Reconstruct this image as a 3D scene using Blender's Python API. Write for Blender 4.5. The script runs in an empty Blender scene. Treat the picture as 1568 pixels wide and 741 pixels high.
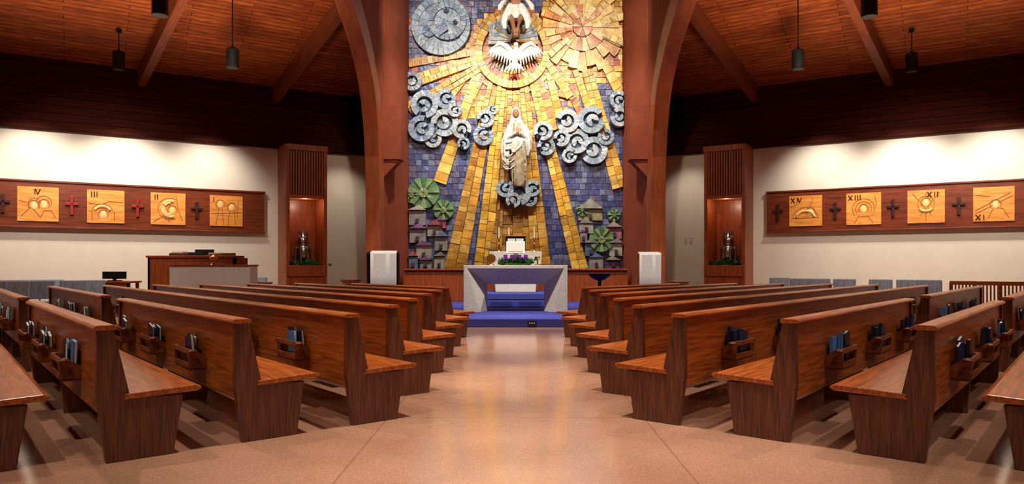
import bpy, bmesh, math, random
from mathutils import Vector, Matrix
random.seed(7)
F=1100.0; CX=789.5; HY=405.0; CH=1.26
def s2l(c):
    c=c/255.0
    return c/12.92 if c<=0.04045 else ((c+0.055)/1.055)**2.4
def rgb(r,g,b): return (s2l(r),s2l(g),s2l(b),1.0)
def PX(px,d): return (px-CX)*d/F
def PZ(py,d): return CH+(HY-py)*d/F
# ------------------------------------------------------------ materials
def newmat(name):
    m=bpy.data.materials.new(name); m.use_nodes=True
    nt=m.node_tree; b=nt.nodes['Principled BSDF']
    return m,nt,b
def noisy(name,c1,c2,rough=0.5,scale=8,stretch=(1,1,1),metal=0.0,bump=0.0,detail=5,dist=0.0,coat=0.0,spec=0.5):
    m,nt,b=newmat(name)
    tc=nt.nodes.new('ShaderNodeTexCoord'); mp=nt.nodes.new('ShaderNodeMapping')
    mp.inputs['Scale'].default_value=stretch
    n=nt.nodes.new('ShaderNodeTexNoise'); n.inputs['Scale'].default_value=scale; n.inputs['Detail'].default_value=detail
    n.inputs['Distortion'].default_value=dist
    r=nt.nodes.new('ShaderNodeValToRGB')
    r.color_ramp.elements[0].position=0.32; r.color_ramp.elements[1].position=0.68
    r.color_ramp.elements[0].color=c1; r.color_ramp.elements[1].color=c2
    L=nt.links.new
    L(tc.outputs['Object'],mp.inputs['Vector']); L(mp.outputs['Vector'],n.inputs['Vector'])
    L(n.outputs['Fac'],r.inputs['Fac']); L(r.outputs['Color'],b.inputs['Base Color'])
    b.inputs['Roughness'].default_value=rough; b.inputs['Metallic'].default_value=metal
    b.inputs['Coat Weight'].default_value=coat; b.inputs['Coat Roughness'].default_value=0.15
    b.inputs['Specular IOR Level'].default_value=spec
    if bump>0:
        bp=nt.nodes.new('ShaderNodeBump'); bp.inputs['Strength'].default_value=bump; bp.inputs['Distance'].default_value=0.02
        L(n.outputs['Fac'],bp.inputs['Height']); L(bp.outputs['Normal'],b.inputs['Normal'])
    return m
def grained(name,c1,c2,c3,rough,stretch,wscale=6,coat=0.0,planks=None,amp=.06,spec=.5,freq=60):
    m,nt,b=newmat(name); L=nt.links.new
    tc=nt.nodes.new('ShaderNodeTexCoord'); mp=nt.nodes.new('ShaderNodeMapping'); mp.inputs['Scale'].default_value=stretch
    L(tc.outputs['Object'],mp.inputs['Vector'])
    n=nt.nodes.new('ShaderNodeTexNoise'); n.inputs['Scale'].default_value=wscale; n.inputs['Detail'].default_value=6; n.inputs['Distortion'].default_value=0.4
    L(mp.outputs['Vector'],n.inputs['Vector'])
    n2=nt.nodes.new('ShaderNodeTexNoise'); n2.inputs['Scale'].default_value=wscale*0.22; n2.inputs['Detail'].default_value=2
    L(mp.outputs['Vector'],n2.inputs['Vector'])
    mul=nt.nodes.new('ShaderNodeMath'); mul.operation='MULTIPLY'; mul.inputs[1].default_value=freq
    L(n2.outputs['Fac'],mul.inputs[0])
    sn=nt.nodes.new('ShaderNodeMath'); sn.operation='SINE'; L(mul.outputs[0],sn.inputs[0])
    ma=nt.nodes.new('ShaderNodeMath'); ma.operation='MULTIPLY_ADD'; ma.inputs[1].default_value=amp; L(sn.outputs[0],ma.inputs[0]); L(n.outputs['Fac'],ma.inputs[2])
    r=nt.nodes.new('ShaderNodeValToRGB'); cr=r.color_ramp
    cr.elements[0].position=0.25; cr.elements[0].color=c1
    cr.elements[1].position=0.78; cr.elements[1].color=c3
    e=cr.elements.new(0.5); e.color=c2
    L(ma.outputs[0],r.inputs['Fac'])
    out=r.outputs['Color']
    if planks:
        w,h,axis=planks
        br=nt.nodes.new('ShaderNodeTexBrick'); br.inputs['Scale'].default_value=1.0
        br.inputs['Brick Width'].default_value=w; br.inputs['Row Height'].default_value=h
        br.inputs['Mortar Size'].default_value=0.008; br.inputs['Color1'].default_value=(1,1,1,1); br.inputs['Color2'].default_value=(0.66,0.62,0.58,1)
        br.inputs['Mortar'].default_value=(0.12,0.1,0.1,1)
        if axis=='xz':
            m2=nt.nodes.new('ShaderNodeMapping'); m2.inputs['Rotation'].default_value=(math.radians(-90),0,0)
            L(tc.outputs['Object'],m2.inputs['Vector']); L(m2.outputs['Vector'],br.inputs['Vector'])
        else: L(tc.outputs['Object'],br.inputs['Vector'])
        mx=nt.nodes.new('ShaderNodeMixRGB'); mx.blend_type='MULTIPLY'; mx.inputs['Fac'].default_value=1
        L(out,mx.inputs['Color1']); L(br.outputs['Color'],mx.inputs['Color2']); out=mx.outputs['Color']
    L(out,b.inputs['Base Color'])
    b.inputs['Roughness'].default_value=rough; b.inputs['Specular IOR Level'].default_value=spec
    b.inputs['Coat Weight'].default_value=coat; b.inputs['Coat Roughness'].default_value=0.2
    bp=nt.nodes.new('ShaderNodeBump'); bp.inputs['Strength'].default_value=0.08; bp.inputs['Distance'].default_value=0.01
    L(ma.outputs[0],bp.inputs['Height']); L(bp.outputs['Normal'],b.inputs['Normal'])
    return m
oak=grained('oak_pew',rgb(104,46,12),rgb(160,78,24),rgb(194,106,42),0.33,(0.5,8,8),5,coat=0.2)
oak_end=grained('oak_pew_end',rgb(58,29,18),rgb(98,52,31),rgb(124,72,46),0.4,(12,12,0.6),5,coat=0.1,amp=.08)
oak_rack=grained('oak_rack',rgb(78,34,12),rgb(114,54,22),rgb(138,76,34),0.4,(1,6,6),5)
walnut=grained('walnut_panel',rgb(80,28,10),rgb(110,44,16),rgb(128,56,22),0.4,(0.5,5,5),4,coat=0.1)
arch_m=grained('arch_laminate',rgb(134,60,28),rgb(156,74,36),rgb(170,86,44),0.5,(3,0.6,0.6),3,amp=.03)
niche_m=noisy('niche_plaster_rust',rgb(130,62,42),rgb(142,70,48),0.8,3,spec=.2)
fascia_m=grained('fascia_boards',rgb(52,17,9),rgb(70,24,13),rgb(82,30,17),0.8,(0.4,5,5),4,planks=(30,0.2,'xz'),spec=.1)
ceil_m=grained('ceiling_planks',rgb(120,50,18),rgb(158,74,30),rgb(188,102,48),0.6,(0.5,4,4),4,planks=(2.6,0.14,'xy'),spec=.25)
beam_m=grained('rafter_wood',rgb(98,40,20),rgb(120,54,28),rgb(134,66,36),0.5,(0.5,5,5),4)
wall_m=noisy('cream_plaster',rgb(216,204,188),rgb(222,210,194),0.85,2)
cab_m=grained('cherry_cabinet',rgb(108,44,14),rgb(144,64,22),rgb(162,80,32),0.4,(6,6,0.6),4,coat=0.1,amp=.04)
gold_wood=grained('plaque_wood',rgb(196,114,42),rgb(220,140,58),rgb(234,166,84),0.45,(0.8,6,6),4)
carpet=noisy('blue_carpet',rgb(58,60,132),rgb(74,78,158),0.95,60,spec=.1)
stone=noisy('altar_stone',rgb(190,180,166),rgb(208,198,184),0.6,14,bump=0.05)
white_cloth=noisy('white_linen',rgb(232,229,222),rgb(240,238,232),0.9,20)
black_m=noisy('black_metal',rgb(14,14,15),rgb(24,24,26),0.4,10,metal=0.3)
gold=noisy('brass',rgb(190,140,60),rgb(220,170,90),0.28,10,metal=1.0)
silver=noisy('silver_metal',rgb(150,150,148),rgb(200,198,190),0.25,8,metal=1.0)
chrome=noisy('chair_steel',rgb(150,150,155),rgb(180,180,185),0.3,8,metal=1.0)
purple=noisy('purple_wax',rgb(100,20,140),rgb(130,34,170),0.5,5)
wax=noisy('ivory_wax',rgb(236,226,200),rgb(244,236,214),0.5,5)
leaf_m=noisy('evergreen_leaf',rgb(20,60,22),rgb(56,110,40),0.6,30)
seat_m=noisy('grey_blue_upholstery',rgb(120,128,146),rgb(178,184,196),0.9,26,stretch=(4,1,0.2))
book_bl=noisy('book_cover_navy',rgb(14,22,50),rgb(22,36,72),0.45,6)
book_bk=noisy('book_cover_black',rgb(18,16,20),rgb(32,28,32),0.45,6)
book_cy=noisy('book_cover_blue',rgb(50,90,150),rgb(84,130,186),0.5,6)
paper=noisy('paper_pages',rgb(200,194,182),rgb(220,214,204),0.8,40,stretch=(1,1,12))
red_m=noisy('red_cross_wood',rgb(130,20,10),rgb(150,30,16),0.45,6)
darkred=noisy('dark_cross_wood',rgb(50,12,8),rgb(66,18,10),0.45,6)
engr=noisy('engraved_line',rgb(140,72,26),rgb(158,84,34),0.6,6)
inlay=noisy('pale_inlay',rgb(230,182,112),rgb(238,198,132),0.5,6)
statue_w=noisy('glazed_white_ceramic',rgb(150,142,130),rgb(206,200,190),0.45,7,bump=0.3)
statue_g=noisy('glazed_tan_ceramic',rgb(118,100,78),rgb(160,144,118),0.5,7,bump=0.3)
statue_s=noisy('flesh_ceramic',rgb(140,92,60),rgb(164,114,78),0.5,5)
dove_m=noisy('white_glaze',rgb(190,186,176),rgb(216,212,204),0.45,8,bump=.2)
wood_bowl=noisy('turned_wood',rgb(120,58,26),rgb(150,80,40),0.4,6)
plate_m=noisy('switch_plate',rgb(200,180,150),rgb(210,190,160),0.5,6)
emit,nt_,b_=newmat('lamp_glow'); b_.inputs['Emission Color'].default_value=(1,0.85,0.6,1); b_.inputs['Emission Strength'].default_value=8
mural_m,nt,b=newmat('glazed_ceramic_tiles')
at=nt.nodes.new('ShaderNodeAttribute'); at.attribute_name='Col'
tn=nt.nodes.new('ShaderNodeTexNoise'); tn.inputs['Scale'].default_value=5; tn.inputs['Detail'].default_value=6
tc=nt.nodes.new('ShaderNodeTexCoord'); nt.links.new(tc.outputs['Object'],tn.inputs['Vector'])
rr=nt.nodes.new('ShaderNodeValToRGB'); rr.color_ramp.elements[0].position=0.3; rr.color_ramp.elements[0].color=(0.55,0.55,0.56,1); rr.color_ramp.elements[1].position=0.7; rr.color_ramp.elements[1].color=(1.12,1.1,1.06,1)
mx=nt.nodes.new('ShaderNodeMixRGB'); mx.blend_type='MULTIPLY'; mx.inputs['Fac'].default_value=1
nt.links.new(tn.outputs['Fac'],rr.inputs['Fac']); nt.links.new(at.outputs['Color'],mx.inputs['Color1']); nt.links.new(rr.outputs['Color'],mx.inputs['Color2'])
nt.links.new(mx.outputs['Color'],b.inputs['Base Color']); b.inputs['Roughness'].default_value=0.4
bp=nt.nodes.new('ShaderNodeBump'); bp.inputs['Strength'].default_value=0.35; bp.inputs['Distance'].default_value=0.03
tn2=nt.nodes.new('ShaderNodeTexNoise'); tn2.inputs['Scale'].default_value=14; nt.links.new(tc.outputs['Object'],tn2.inputs['Vector'])
nt.links.new(tn2.outputs['Fac'],bp.inputs['Height']); nt.links.new(bp.outputs['Normal'],b.inputs['Normal'])
floor_m,nt,b=newmat('terrazzo_floor'); L=nt.links.new
tc=nt.nodes.new('ShaderNodeTexCoord')
n1=nt.nodes.new('ShaderNodeTexNoise'); n1.inputs['Scale'].default_value=0.9; n1.inputs['Detail'].default_value=4; L(tc.outputs['Object'],n1.inputs['Vector'])
r1=nt.nodes.new('ShaderNodeValToRGB'); r1.color_ramp.elements[0].position=0.3; r1.color_ramp.elements[0].color=rgb(164,120,96); r1.color_ramp.elements[1].position=0.7; r1.color_ramp.elements[1].color=rgb(188,142,116); L(n1.outputs['Fac'],r1.inputs['Fac'])
vo=nt.nodes.new('ShaderNodeTexVoronoi'); vo.inputs['Scale'].default_value=60; L(tc.outputs['Object'],vo.inputs['Vector'])
r2=nt.nodes.new('ShaderNodeValToRGB'); r2.color_ramp.elements[0].position=0.08; r2.color_ramp.elements[0].color=(1.3,1.26,1.22,1); r2.color_ramp.elements[1].position=0.45; r2.color_ramp.elements[1].color=(0.88,0.86,0.85,1); L(vo.outputs['Distance'],r2.inputs['Fac'])
mA=nt.nodes.new('ShaderNodeMixRGB'); mA.blend_type='MULTIPLY'; mA.inputs['Fac'].default_value=1; L(r1.outputs['Color'],mA.inputs['Color1']); L(r2.outputs['Color'],mA.inputs['Color2'])
br=nt.nodes.new('ShaderNodeTexBrick'); br.offset=0.0; br.inputs['Scale'].default_value=1; br.inputs['Brick Width'].default_value=2.1; br.inputs['Row Height'].default_value=2.1; br.inputs['Mortar Size'].default_value=0.006
br.inputs['Color1'].default_value=(1,1,1,1); br.inputs['Color2'].default_value=(1,1,1,1); br.inputs['Mortar'].default_value=(0.7,0.66,0.62,1)
mpf=nt.nodes.new('ShaderNodeMapping'); mpf.inputs['Location'].default_value=(1.05,0.4,0); L(tc.outputs['Object'],mpf.inputs['Vector']); L(mpf.outputs['Vector'],br.inputs['Vector'])
mB=nt.nodes.new('ShaderNodeMixRGB'); mB.blend_type='MULTIPLY'; mB.inputs['Fac'].default_value=1; L(mA.outputs['Color'],mB.inputs['Color1']); L(br.outputs['Color'],mB.inputs['Color2'])
L(mB.outputs['Color'],b.inputs['Base Color'])
r3=nt.nodes.new('ShaderNodeMapRange'); r3.inputs['To Min'].default_value=0.10; r3.inputs['To Max'].default_value=0.2; L(n1.outputs['Fac'],r3.inputs['Value']); L(r3.outputs['Result'],b.inputs['Roughness'])
b.inputs['Specular IOR Level'].default_value=1.0
# ------------------------------------------------------------ mesh builder
class MB:
    def __init__(s): s.V=[];s.F=[];s.M=[];s.C=[]
    def add(s,v,f,mat=0,col=(1,1,1,1),xf=None):
        o=len(s.V)
        for p in v:
            p=Vector(p)
            if xf is not None: p=xf@p
            s.V.append(p)
        for q in f:
            s.F.append([o+i for i in q]); s.M.append(mat); s.C.append(col)
    def box(s,x0,x1,y0,y1,z0,z1,mat=0,col=(1,1,1,1),xf=None):
        v=[(x0,y0,z0),(x1,y0,z0),(x1,y1,z0),(x0,y1,z0),(x0,y0,z1),(x1,y0,z1),(x1,y1,z1),(x0,y1,z1)]
        s.add(v,[(0,3,2,1),(4,5,6,7),(0,1,5,4),(1,2,6,5),(2,3,7,6),(3,0,4,7)],mat,col,xf)
    def prism(s,pts,a,b,plane='xy',mat=0,col=(1,1,1,1),xf=None,jit=0):
        n=len(pts)
        def mk(p,h):
            if plane=='xy': return (p[0],p[1],h)
            if plane=='xz': return (p[0],h,p[1])
            return (h,p[0],p[1])
        v=[mk(p,a) for p in pts]+[mk(p,b+(random.uniform(-jit,jit) if jit else 0)) for p in pts]
        f=[tuple(range(n))[::-1],tuple(range(n,2*n))]+[(i,(i+1)%n,n+(i+1)%n,n+i) for i in range(n)]
        s.add(v,f,mat,col,xf)
    def lathe(s,prof,c=(0,0,0),seg=20,mat=0,xf=None,col=(1,1,1,1)):
        v=[];f=[]
        for (r,z) in prof:
            for i in range(seg):
                a=2*math.pi*i/seg; v.append((c[0]+r*math.cos(a),c[1]+r*math.sin(a),c[2]+z))
        for j in range(len(prof)-1):
            for i in range(seg):
                k=(i+1)%seg; f.append((j*seg+i,j*seg+k,(j+1)*seg+k,(j+1)*seg+i))
        f.append(tuple(range(seg))[::-1]); f.append(tuple(range((len(prof)-1)*seg,len(prof)*seg)))
        s.add(v,f,mat,col,xf)
    def tube(s,pts,rad,seg=8,mat=0,xf=None,col=(1,1,1,1)):
        pts=[Vector(p) for p in pts]; n=len(pts)
        if not isinstance(rad,(list,tuple)): rad=[rad]*n
        v=[];f=[]; up=Vector((0.13,0.21,0.97))
        for i,p in enumerate(pts):
            t=(pts[min(i+1,n-1)]-pts[max(i-1,0)]).normalized()
            if abs(t.dot(up))>0.95: a=t.cross(Vector((1,0,0))).normalized()
            else: a=t.cross(up).normalized()
            b=t.cross(a)
            for k in range(seg):
                an=2*math.pi*k/seg; v.append(p+rad[i]*(math.cos(an)*a+math.sin(an)*b))
        for j in range(n-1):
            for i in range(seg):
                k=(i+1)%seg; f.append((j*seg+i,j*seg+k,(j+1)*seg+k,(j+1)*seg+i))
        f.append(tuple(range(seg))[::-1]); f.append(tuple(range((n-1)*seg,n*seg)))
        s.add(v,f,mat,col,xf)
    def loft(s,secs,seg=28,mat=0,amp=0,nf=9,xf=None,tw=0):
        v=[];f=[]
        for j,(cx,cy,z,rx,ry) in enumerate(secs):
            for i in range(seg):
                a=2*math.pi*i/seg; m=1+amp*math.sin(nf*a+tw*j)
                v.append((cx+rx*m*math.cos(a),cy+ry*m*math.sin(a),z))
        n=len(secs)
        for j in range(n-1):
            for i in range(seg):
                k=(i+1)%seg; f.append((j*seg+i,j*seg+k,(j+1)*seg+k,(j+1)*seg+i))
        f.append(tuple(range(seg))[::-1]); f.append(tuple(range((n-1)*seg,n*seg)))
        s.add(v,f,mat,(1,1,1,1),xf)
    def ell(s,c,r,seg=16,mat=0,rot=None,col=(1,1,1,1)):
        v=[];f=[];rings=seg//2
        R=rot.to_3x3() if rot is not None else Matrix.Identity(3)
        for j in range(1,rings):
            ph=math.pi*j/rings
            for i in range(seg):
                a=2*math.pi*i/seg
                v.append(Vector(c)+R@Vector((r[0]*math.sin(ph)*math.cos(a),r[1]*math.sin(ph)*math.sin(a),r[2]*math.cos(ph))))
        for j in range(rings-2):
            for i in range(seg):
                k=(i+1)%seg; f.append((j*seg+i,j*seg+k,(j+1)*seg+k,(j+1)*seg+i))
        o=len(v); v.append(Vector(c)+R@Vector((0,0,r[2]))); v.append(Vector(c)-R@Vector((0,0,r[2])))
        for i in range(seg):
            k=(i+1)%seg; f.append((o,i,k)); f.append((o+1,(rings-2)*seg+k,(rings-2)*seg+i))
        s.add(v,f,mat,col)
    def leaves(s,c,R,n,size,mat=0,xf=None,fn=None):
        for _ in range(n):
            if fn: p=Vector(fn())
            else: p=Vector(c)+Vector((random.gauss(0,R[0]),random.gauss(0,R[1]),abs(random.gauss(0,R[2]))))
            d=Vector((random.uniform(-1,1),random.uniform(-1,1),random.uniform(-.2,1))).normalized()
            q=d.cross(Vector((random.random(),random.random(),random.random()))).normalized()*size*0.25
            e=d*size
            s.add([p-q*.3,p+e*.5-q,p+e,p+e*.5+q],[(0,1,2,3)],mat,(1,1,1,1),xf)
    def obj(s,name,mats,mw=None,parent=None,bevel=0,smooth=False,color=False,remesh=0,nseg=2,rsm=2):
        me=bpy.data.meshes.new(name)
        me.from_pydata([tuple(v) for v in s.V],[],s.F)
        if not isinstance(mats,(list,tuple)): mats=[mats]
        for m in mats: me.materials.append(m)
        for i,p in enumerate(me.polygons): p.material_index=s.M[i]; p.use_smooth=smooth
        if color:
            ca=me.color_attributes.new('Col','FLOAT_COLOR','CORNER')
            for i,p in enumerate(me.polygons):
                for li in p.loop_indices: ca.data[li].color=s.C[i]
        bm=bmesh.new(); bm.from_mesh(me); bmesh.ops.recalc_face_normals(bm,faces=bm.faces); bm.to_mesh(me); bm.free()
        o=bpy.data.objects.new(name,me); bpy.context.scene.collection.objects.link(o)
        if mw is not None: o.matrix_world=mw
        if parent is not None:
            o.parent=parent
        if remesh:
            md=o.modifiers.new('remesh','REMESH'); md.mode='VOXEL'; md.voxel_size=remesh; md.use_smooth_shade=True
            sm=o.modifiers.new('smooth','SMOOTH'); sm.iterations=rsm; sm.factor=0.5
        if bevel:
            md=o.modifiers.new('bevel','BEVEL'); md.width=bevel; md.segments=nseg; md.limit_method='ANGLE'; md.angle_limit=math.radians(35)
        if smooth and not remesh:
            try:
                me.set_sharp_from_angle(angle=math.radians(40))
            except Exception: pass
        return o
def empty(name,mw=None):
    o=bpy.data.objects.new(name,None); o.empty_display_size=0.2
    bpy.context.scene.collection.objects.link(o)
    if mw is not None: o.matrix_world=mw
    return o
# ------------------------------------------------------------ room frame
WA=math.atan2(.524,.852); E=Vector((math.cos(WA),math.sin(WA),0)); N=Vector((math.sin(WA),-math.cos(WA),0))
def wallmat(side):
    return Matrix.Translation((side*12.4,17.3,0))@Matrix.Rotation(-side*WA,4,'Z')
def s_of(px):
    r=(CX-px)/F; return (12.4-17.3*r)/(E.x+E.y*r)
def zc(x,y): return 6.29+.376*((12.4-abs(x))*N.x+(17.3-y)*(-N.y))
mb=MB(); mb.box(-16.2,16.2,-4.2,23.2,-.2,0); mb.obj('floor',floor_m)
ZF0,ZF1=4.65,6.29
for side,nm in ((-1,'left'),(1,'right')):
    g=lambda a,b: (min(-side*a,-side*b),max(-side*a,-side*b))
    mw=wallmat(side)
    a,b=g(-4,9.95)
    mb=MB(); mb.box(a,b,0,.2,0,6.6); mb.obj('wall_front_'+nm,wall_m,mw)
    mb=MB(); mb.box(a,b,-.14,0.0,ZF0,ZF1+.05); mb.box(a,b,-.17,0,ZF0-.06,ZF0+.02)
    mb.obj('trim_fascia_'+nm,fascia_m,mw)
    mb=MB(); mb.box(a,b,-.02,0,0,.12); mb.obj('baseboard_'+nm,walnut,mw)
    x0=side*15.81
    mb=MB(); mb.box(min(x0,x0+side*.2),max(x0,x0+side*.2),-4.2,15.25,0,13); mb.obj('wall_side_'+nm,wall_m)
    pts=[(-15.9,15.1),(-3.95,22.45),(-3.95,16),(0,16),(0,-4.2),(-15.9,-4.2)]
    pts=[(x*(-side),y) for x,y in pts]
    sl=math.atan(.376)
    M=Matrix.Translation((side*12.4,17.3,6.29))@Matrix.Rotation(-side*WA,4,'Z')@Matrix.Rotation(-sl,4,'X')
    Mi=M.inverted()
    v=[Mi@Vector((x,y,zc(x,y))) for x,y in pts]+[Mi@Vector((x,y,zc(x,y)+.15)) for x,y in pts]
    mb=MB(); mb.add(v,[(0,1,2,3,4,5),(11,10,9,8,7,6)]+[(i,(i+1)%6,6+(i+1)%6,6+i) for i in range(6)])
    mb.obj('ceiling_'+nm,ceil_m,M)
    for k,(fx,fy) in enumerate(((-6.94,20.66),(-9.86,18.87),(-12.9,17.0),(-15.0,15.6))):
        d=Vector((.66,-.75,0)).normalized()
        Lr={0:4.3,1:9,2:16,3:16}[k]
        p0=Vector((fx,fy,0))-d*(-.12); p1=p0+d*Lr
        if k==0: p1=p0+d*((-4.0-p0.x)/d.x)
        if p1.x>-0.1: p1=p0+d*((-.1-p0.x)/d.x)
        A=Vector((p0.x,p0.y,zc(p0.x,p0.y))); B=Vector((p1.x,p1.y,zc(p1.x,p1.y)))
        w=d.cross(Vector((0,0,1)))*.10
        dn=Vector((0,0,-.42)); upv=Vector((0,0,.05))
        vv=[A-w+dn,A+w+dn,B+w+dn,B-w+dn,A-w+upv,A+w+upv,B+w+upv,B-w+upv]
        Mb=Matrix.Translation(A)@(B-A).to_track_quat('X','Z').to_matrix().to_4x4()
        if side==1:
            vv=[Vector((-p.x,p.y,p.z)) for p in vv]
            A2=Vector((-A.x,A.y,A.z));B2=Vector((-B.x,B.y,B.z))
            Mb=Matrix.Translation(A2)@(B2-A2).to_track_quat('X','Z').to_matrix().to_4x4()
        mi=Mb.inverted()
        mb=MB(); mb.add([mi@p for p in vv],[(0,3,2,1),(4,5,6,7),(0,1,5,4),(1,2,6,5),(2,3,7,6),(3,0,4,7)])
        mb.obj('roof_rafter',beam_m,Mb)
    curve=[(19.05,0),(19.02,1.5),(19.0,3.0),(18.9,4.1),(18.72,4.8),(18.45,5.4),(18.1,5.85),(17.65,6.2),(17.1,6.52),(16.4,6.8),(15.5,7.12),(14.3,7.55),(12.6,8.1),(10.6,8.75)]
    back=[]
    for i,(y,z) in enumerate(curve):
        j0=max(i-1,0); j1=min(i+1,len(curve)-1)
        t=Vector((curve[j1][0]-curve[j0][0],curve[j1][1]-curve[j0][1])).normalized()
        nn=Vector((t.y,-t.x))
        back.append((y+nn.x*.62,z+nn.y*.62))
    nC=len(curve)
    xa,xb=side*3.58,side*3.97
    v=[];f=[]
    for (y,z),(y2,z2) in zip(curve,back):
        v+=[(xa,y,z),(xb,y,z),(xb,y2,z2),(xa,y2,z2)]
    for i in range(nC-1):
        for k in range(4):
            f.append((i*4+k,i*4+(k+1)%4,(i+1)*4+(k+1)%4,(i+1)*4+k))
    f+= [(3,2,1,0),tuple((nC-1)*4+k for k in range(4))]
    mb=MB(); mb.add(v,f); mb.obj('timber_arch',arch_m,bevel=.02)
    poly=[(19.4,0)]+[(y+.35*1,z+.1) for y,z in curve[1:11] if z<6.9]+[(16.0,7.4),(16.0,12.2),(22.5,12.2),(22.5,0)]
    mb=MB(); mb.prism(poly,min(side*3.64,side*3.93),max(side*3.64,side*3.93),'yz'); mb.obj('wall_sanctuary_'+nm,niche_m)
    mb=MB(); mb.prism([(side*3.64,19.8),(side*3.62,19.8),(side*3.27,22.02),(side*3.64,22.02)],0,12.2,'xy'); mb.obj('wall_reveal_'+nm,niche_m)
    mb=MB(); mb.box(min(side*3.66,side*3.12),max(side*3.66,side*3.12),19.55,20.1,4.12,5.62)
    mb.prism([(side*3.64,4.12),(side*3.15,4.12),(side*3.64,3.6)],19.6,20.0,'xz')
    mb.obj('light_soffit_box',niche_m,bevel=.01)
    mb=MB(); a,b=g(8.5,8.85); mb.box(a,b,-.42,-.14,5.35,6.25); mb.box(a+.03,b-.03,-.44,-.42,5.4,6.2)
    mb.obj('wall_speaker',black_m,mw,bevel=.01)
mb=MB(); mb.box(-16.2,16.2,-4.4,-4.2,0,15); mb.obj('wall_back',wall_m)
mb=MB(); mb.box(-4,4,22.06,22.3,0,12.2); mb.obj('wall_sanctuary_rear',niche_m)
mb=MB(); mb.box(-4,4,15.8,22.4,12.2,12.4); mb.obj('ceiling_sanctuary',niche_m)
mb=MB(); mb.box(-4,4,15.85,16.0,zc(4,16),12.2); mb.obj('wall_header',niche_m)
# ------------------------------------------------------------ mural
mb=MB(); MC=791.5; MS=.02
def mx_(px): return (px-MC)*MS
def mz_(py): return CH+(HY-py)*MS
def clip(poly):
    X0,X1,Y0,Y1=628.2,954.8,-70,413
    def cl(p,ins,inter):
        o=[]
        for i in range(len(p)):
            a=p[i-1];b=p[i]
            if ins(b):
                if not ins(a): o.append(inter(a,b))
                o.append(b)
            elif ins(a): o.append(inter(a,b))
        return o
    def ix(X): return lambda a,b:(X,a[1]+(b[1]-a[1])*(X-a[0])/(b[0]-a[0]))
    def iy(Y): return lambda a,b:(a[0]+(b[0]-a[0])*(Y-a[1])/(b[1]-a[1]),Y)
    for ins,it in ((lambda q:q[0]>=X0,ix(X0)),(lambda q:q[0]<=X1,ix(X1)),(lambda q:q[1]>=Y0,iy(Y0)),(lambda q:q[1]<=Y1,iy(Y1))):
        if len(poly)<3: return []
        poly=cl(poly,ins,it)
    return poly
def vary(c,a=.16):
    k=1+random.uniform(-a,a); return (c[0]*k*(1+random.uniform(-.06,.06)),c[1]*k,c[2]*k*(1+random.uniform(-.06,.06)),1)
def tile(poly,h,col,jit=.008,va=.16,gap=.45):
    poly=clip(poly)
    if len(poly)<3: return
    cx=sum(p[0] for p in poly)/len(poly); cy=sum(p[1] for p in poly)/len(poly)
    q=[]
    for p in poly:
        dx,dy=p[0]-cx,p[1]-cy; l=math.hypot(dx,dy)+1e-6; k=max(0,(l-gap)/l)
        q.append((mx_(cx+dx*k),mz_(cy+dy*k)))
    mb.prism(q,22.04,22.0-h,'xz',0,vary(col,va),jit=jit)
OC=[rgb(204,150,58),rgb(188,132,44),rgb(212,164,78),rgb(172,116,40),rgb(198,142,50)]
YG=[rgb(224,174,72),rgb(208,154,54),rgb(230,186,92),rgb(192,138,48),rgb(216,160,46)]
BL=[rgb(64,70,124),rgb(82,84,130),rgb(54,58,102),rgb(100,102,134),rgb(72,70,114),rgb(98,108,138),rgb(90,80,110)]
RD=[rgb(188,82,48),rgb(200,102,56),rgb(170,74,52),rgb(206,118,74)]
PU=[rgb(118,98,120),rgb(104,90,120),rgb(140,106,108),rgb(98,96,132)]
GY=[rgb(150,154,158),rgb(164,166,166),rgb(136,142,150),rgb(172,172,168)]
CB=[rgb(136,150,168),rgb(150,164,178),rgb(122,140,162),rgb(164,172,180)]
GR=[rgb(88,124,78),rgb(106,140,94),rgb(74,106,74),rgb(124,150,102)]
BR=[rgb(160,114,58),rgb(178,130,66),rgb(138,96,50)]
C0=(787,78)
def bgcol(x,y):
    r=math.hypot(x-C0[0],y-C0[1])
    if y>395 : return random.choice(BR+BL)
    if abs(x-787)<26 and y>120: return random.choice(BR+OC)
    if r<70: return random.choice(OC+RD+PU)
    if y<130 and x>835: return random.choice(YG+OC+RD[:1])
    if r<122 and y>70: return random.choice(RD+OC+PU[:1])
    if y<110 and x<790: return random.choice(PU+BL+RD[:1])
    return random.choice(BL)
mb.box(mx_(628),mx_(955),22.0,22.06,mz_(413),mz_(-70),0,rgb(40,34,40))
y=-70
while y<413:
    x=628-random.uniform(0,8)
    while x<955:
        w=random.uniform(7,12); tile([(x,y),(x+w,y+random.uniform(-.6,.6)),(x+w,y+9),(x,y+9)],random.uniform(.015,.04),bgcol(x+w/2,y+5),va=.25); x+=w
    y+=9
def ray(x1,y1,w1,x2,y2,w2,cols,h,step=9,slabs=1):
    d=Vector((x2-x1,y2-y1)); Ln=d.length; d/=Ln; p=Vector((-d.y,d.x))
    for sidx in range(slabs):
        t=0; f0=-.5+sidx/slabs; f1=-.5+(sidx+1)/slabs
        hh=h+random.uniform(-.015,.015)
        while t<Ln:
            st=random.uniform(.7,1.8)*step; t2=min(t+st,Ln)
            wa=w1+(w2-w1)*t/Ln; wb=w1+(w2-w1)*t2/Ln
            A=Vector((x1,y1))+d*t; B=Vector((x1,y1))+d*t2
            tile([tuple(A+p*wa*f0),tuple(A+p*wa*f1),tuple(B+p*wb*f1),tuple(B+p*wb*f0)],hh+random.uniform(0,.02),random.choice(cols),va=.2); t=t2
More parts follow.
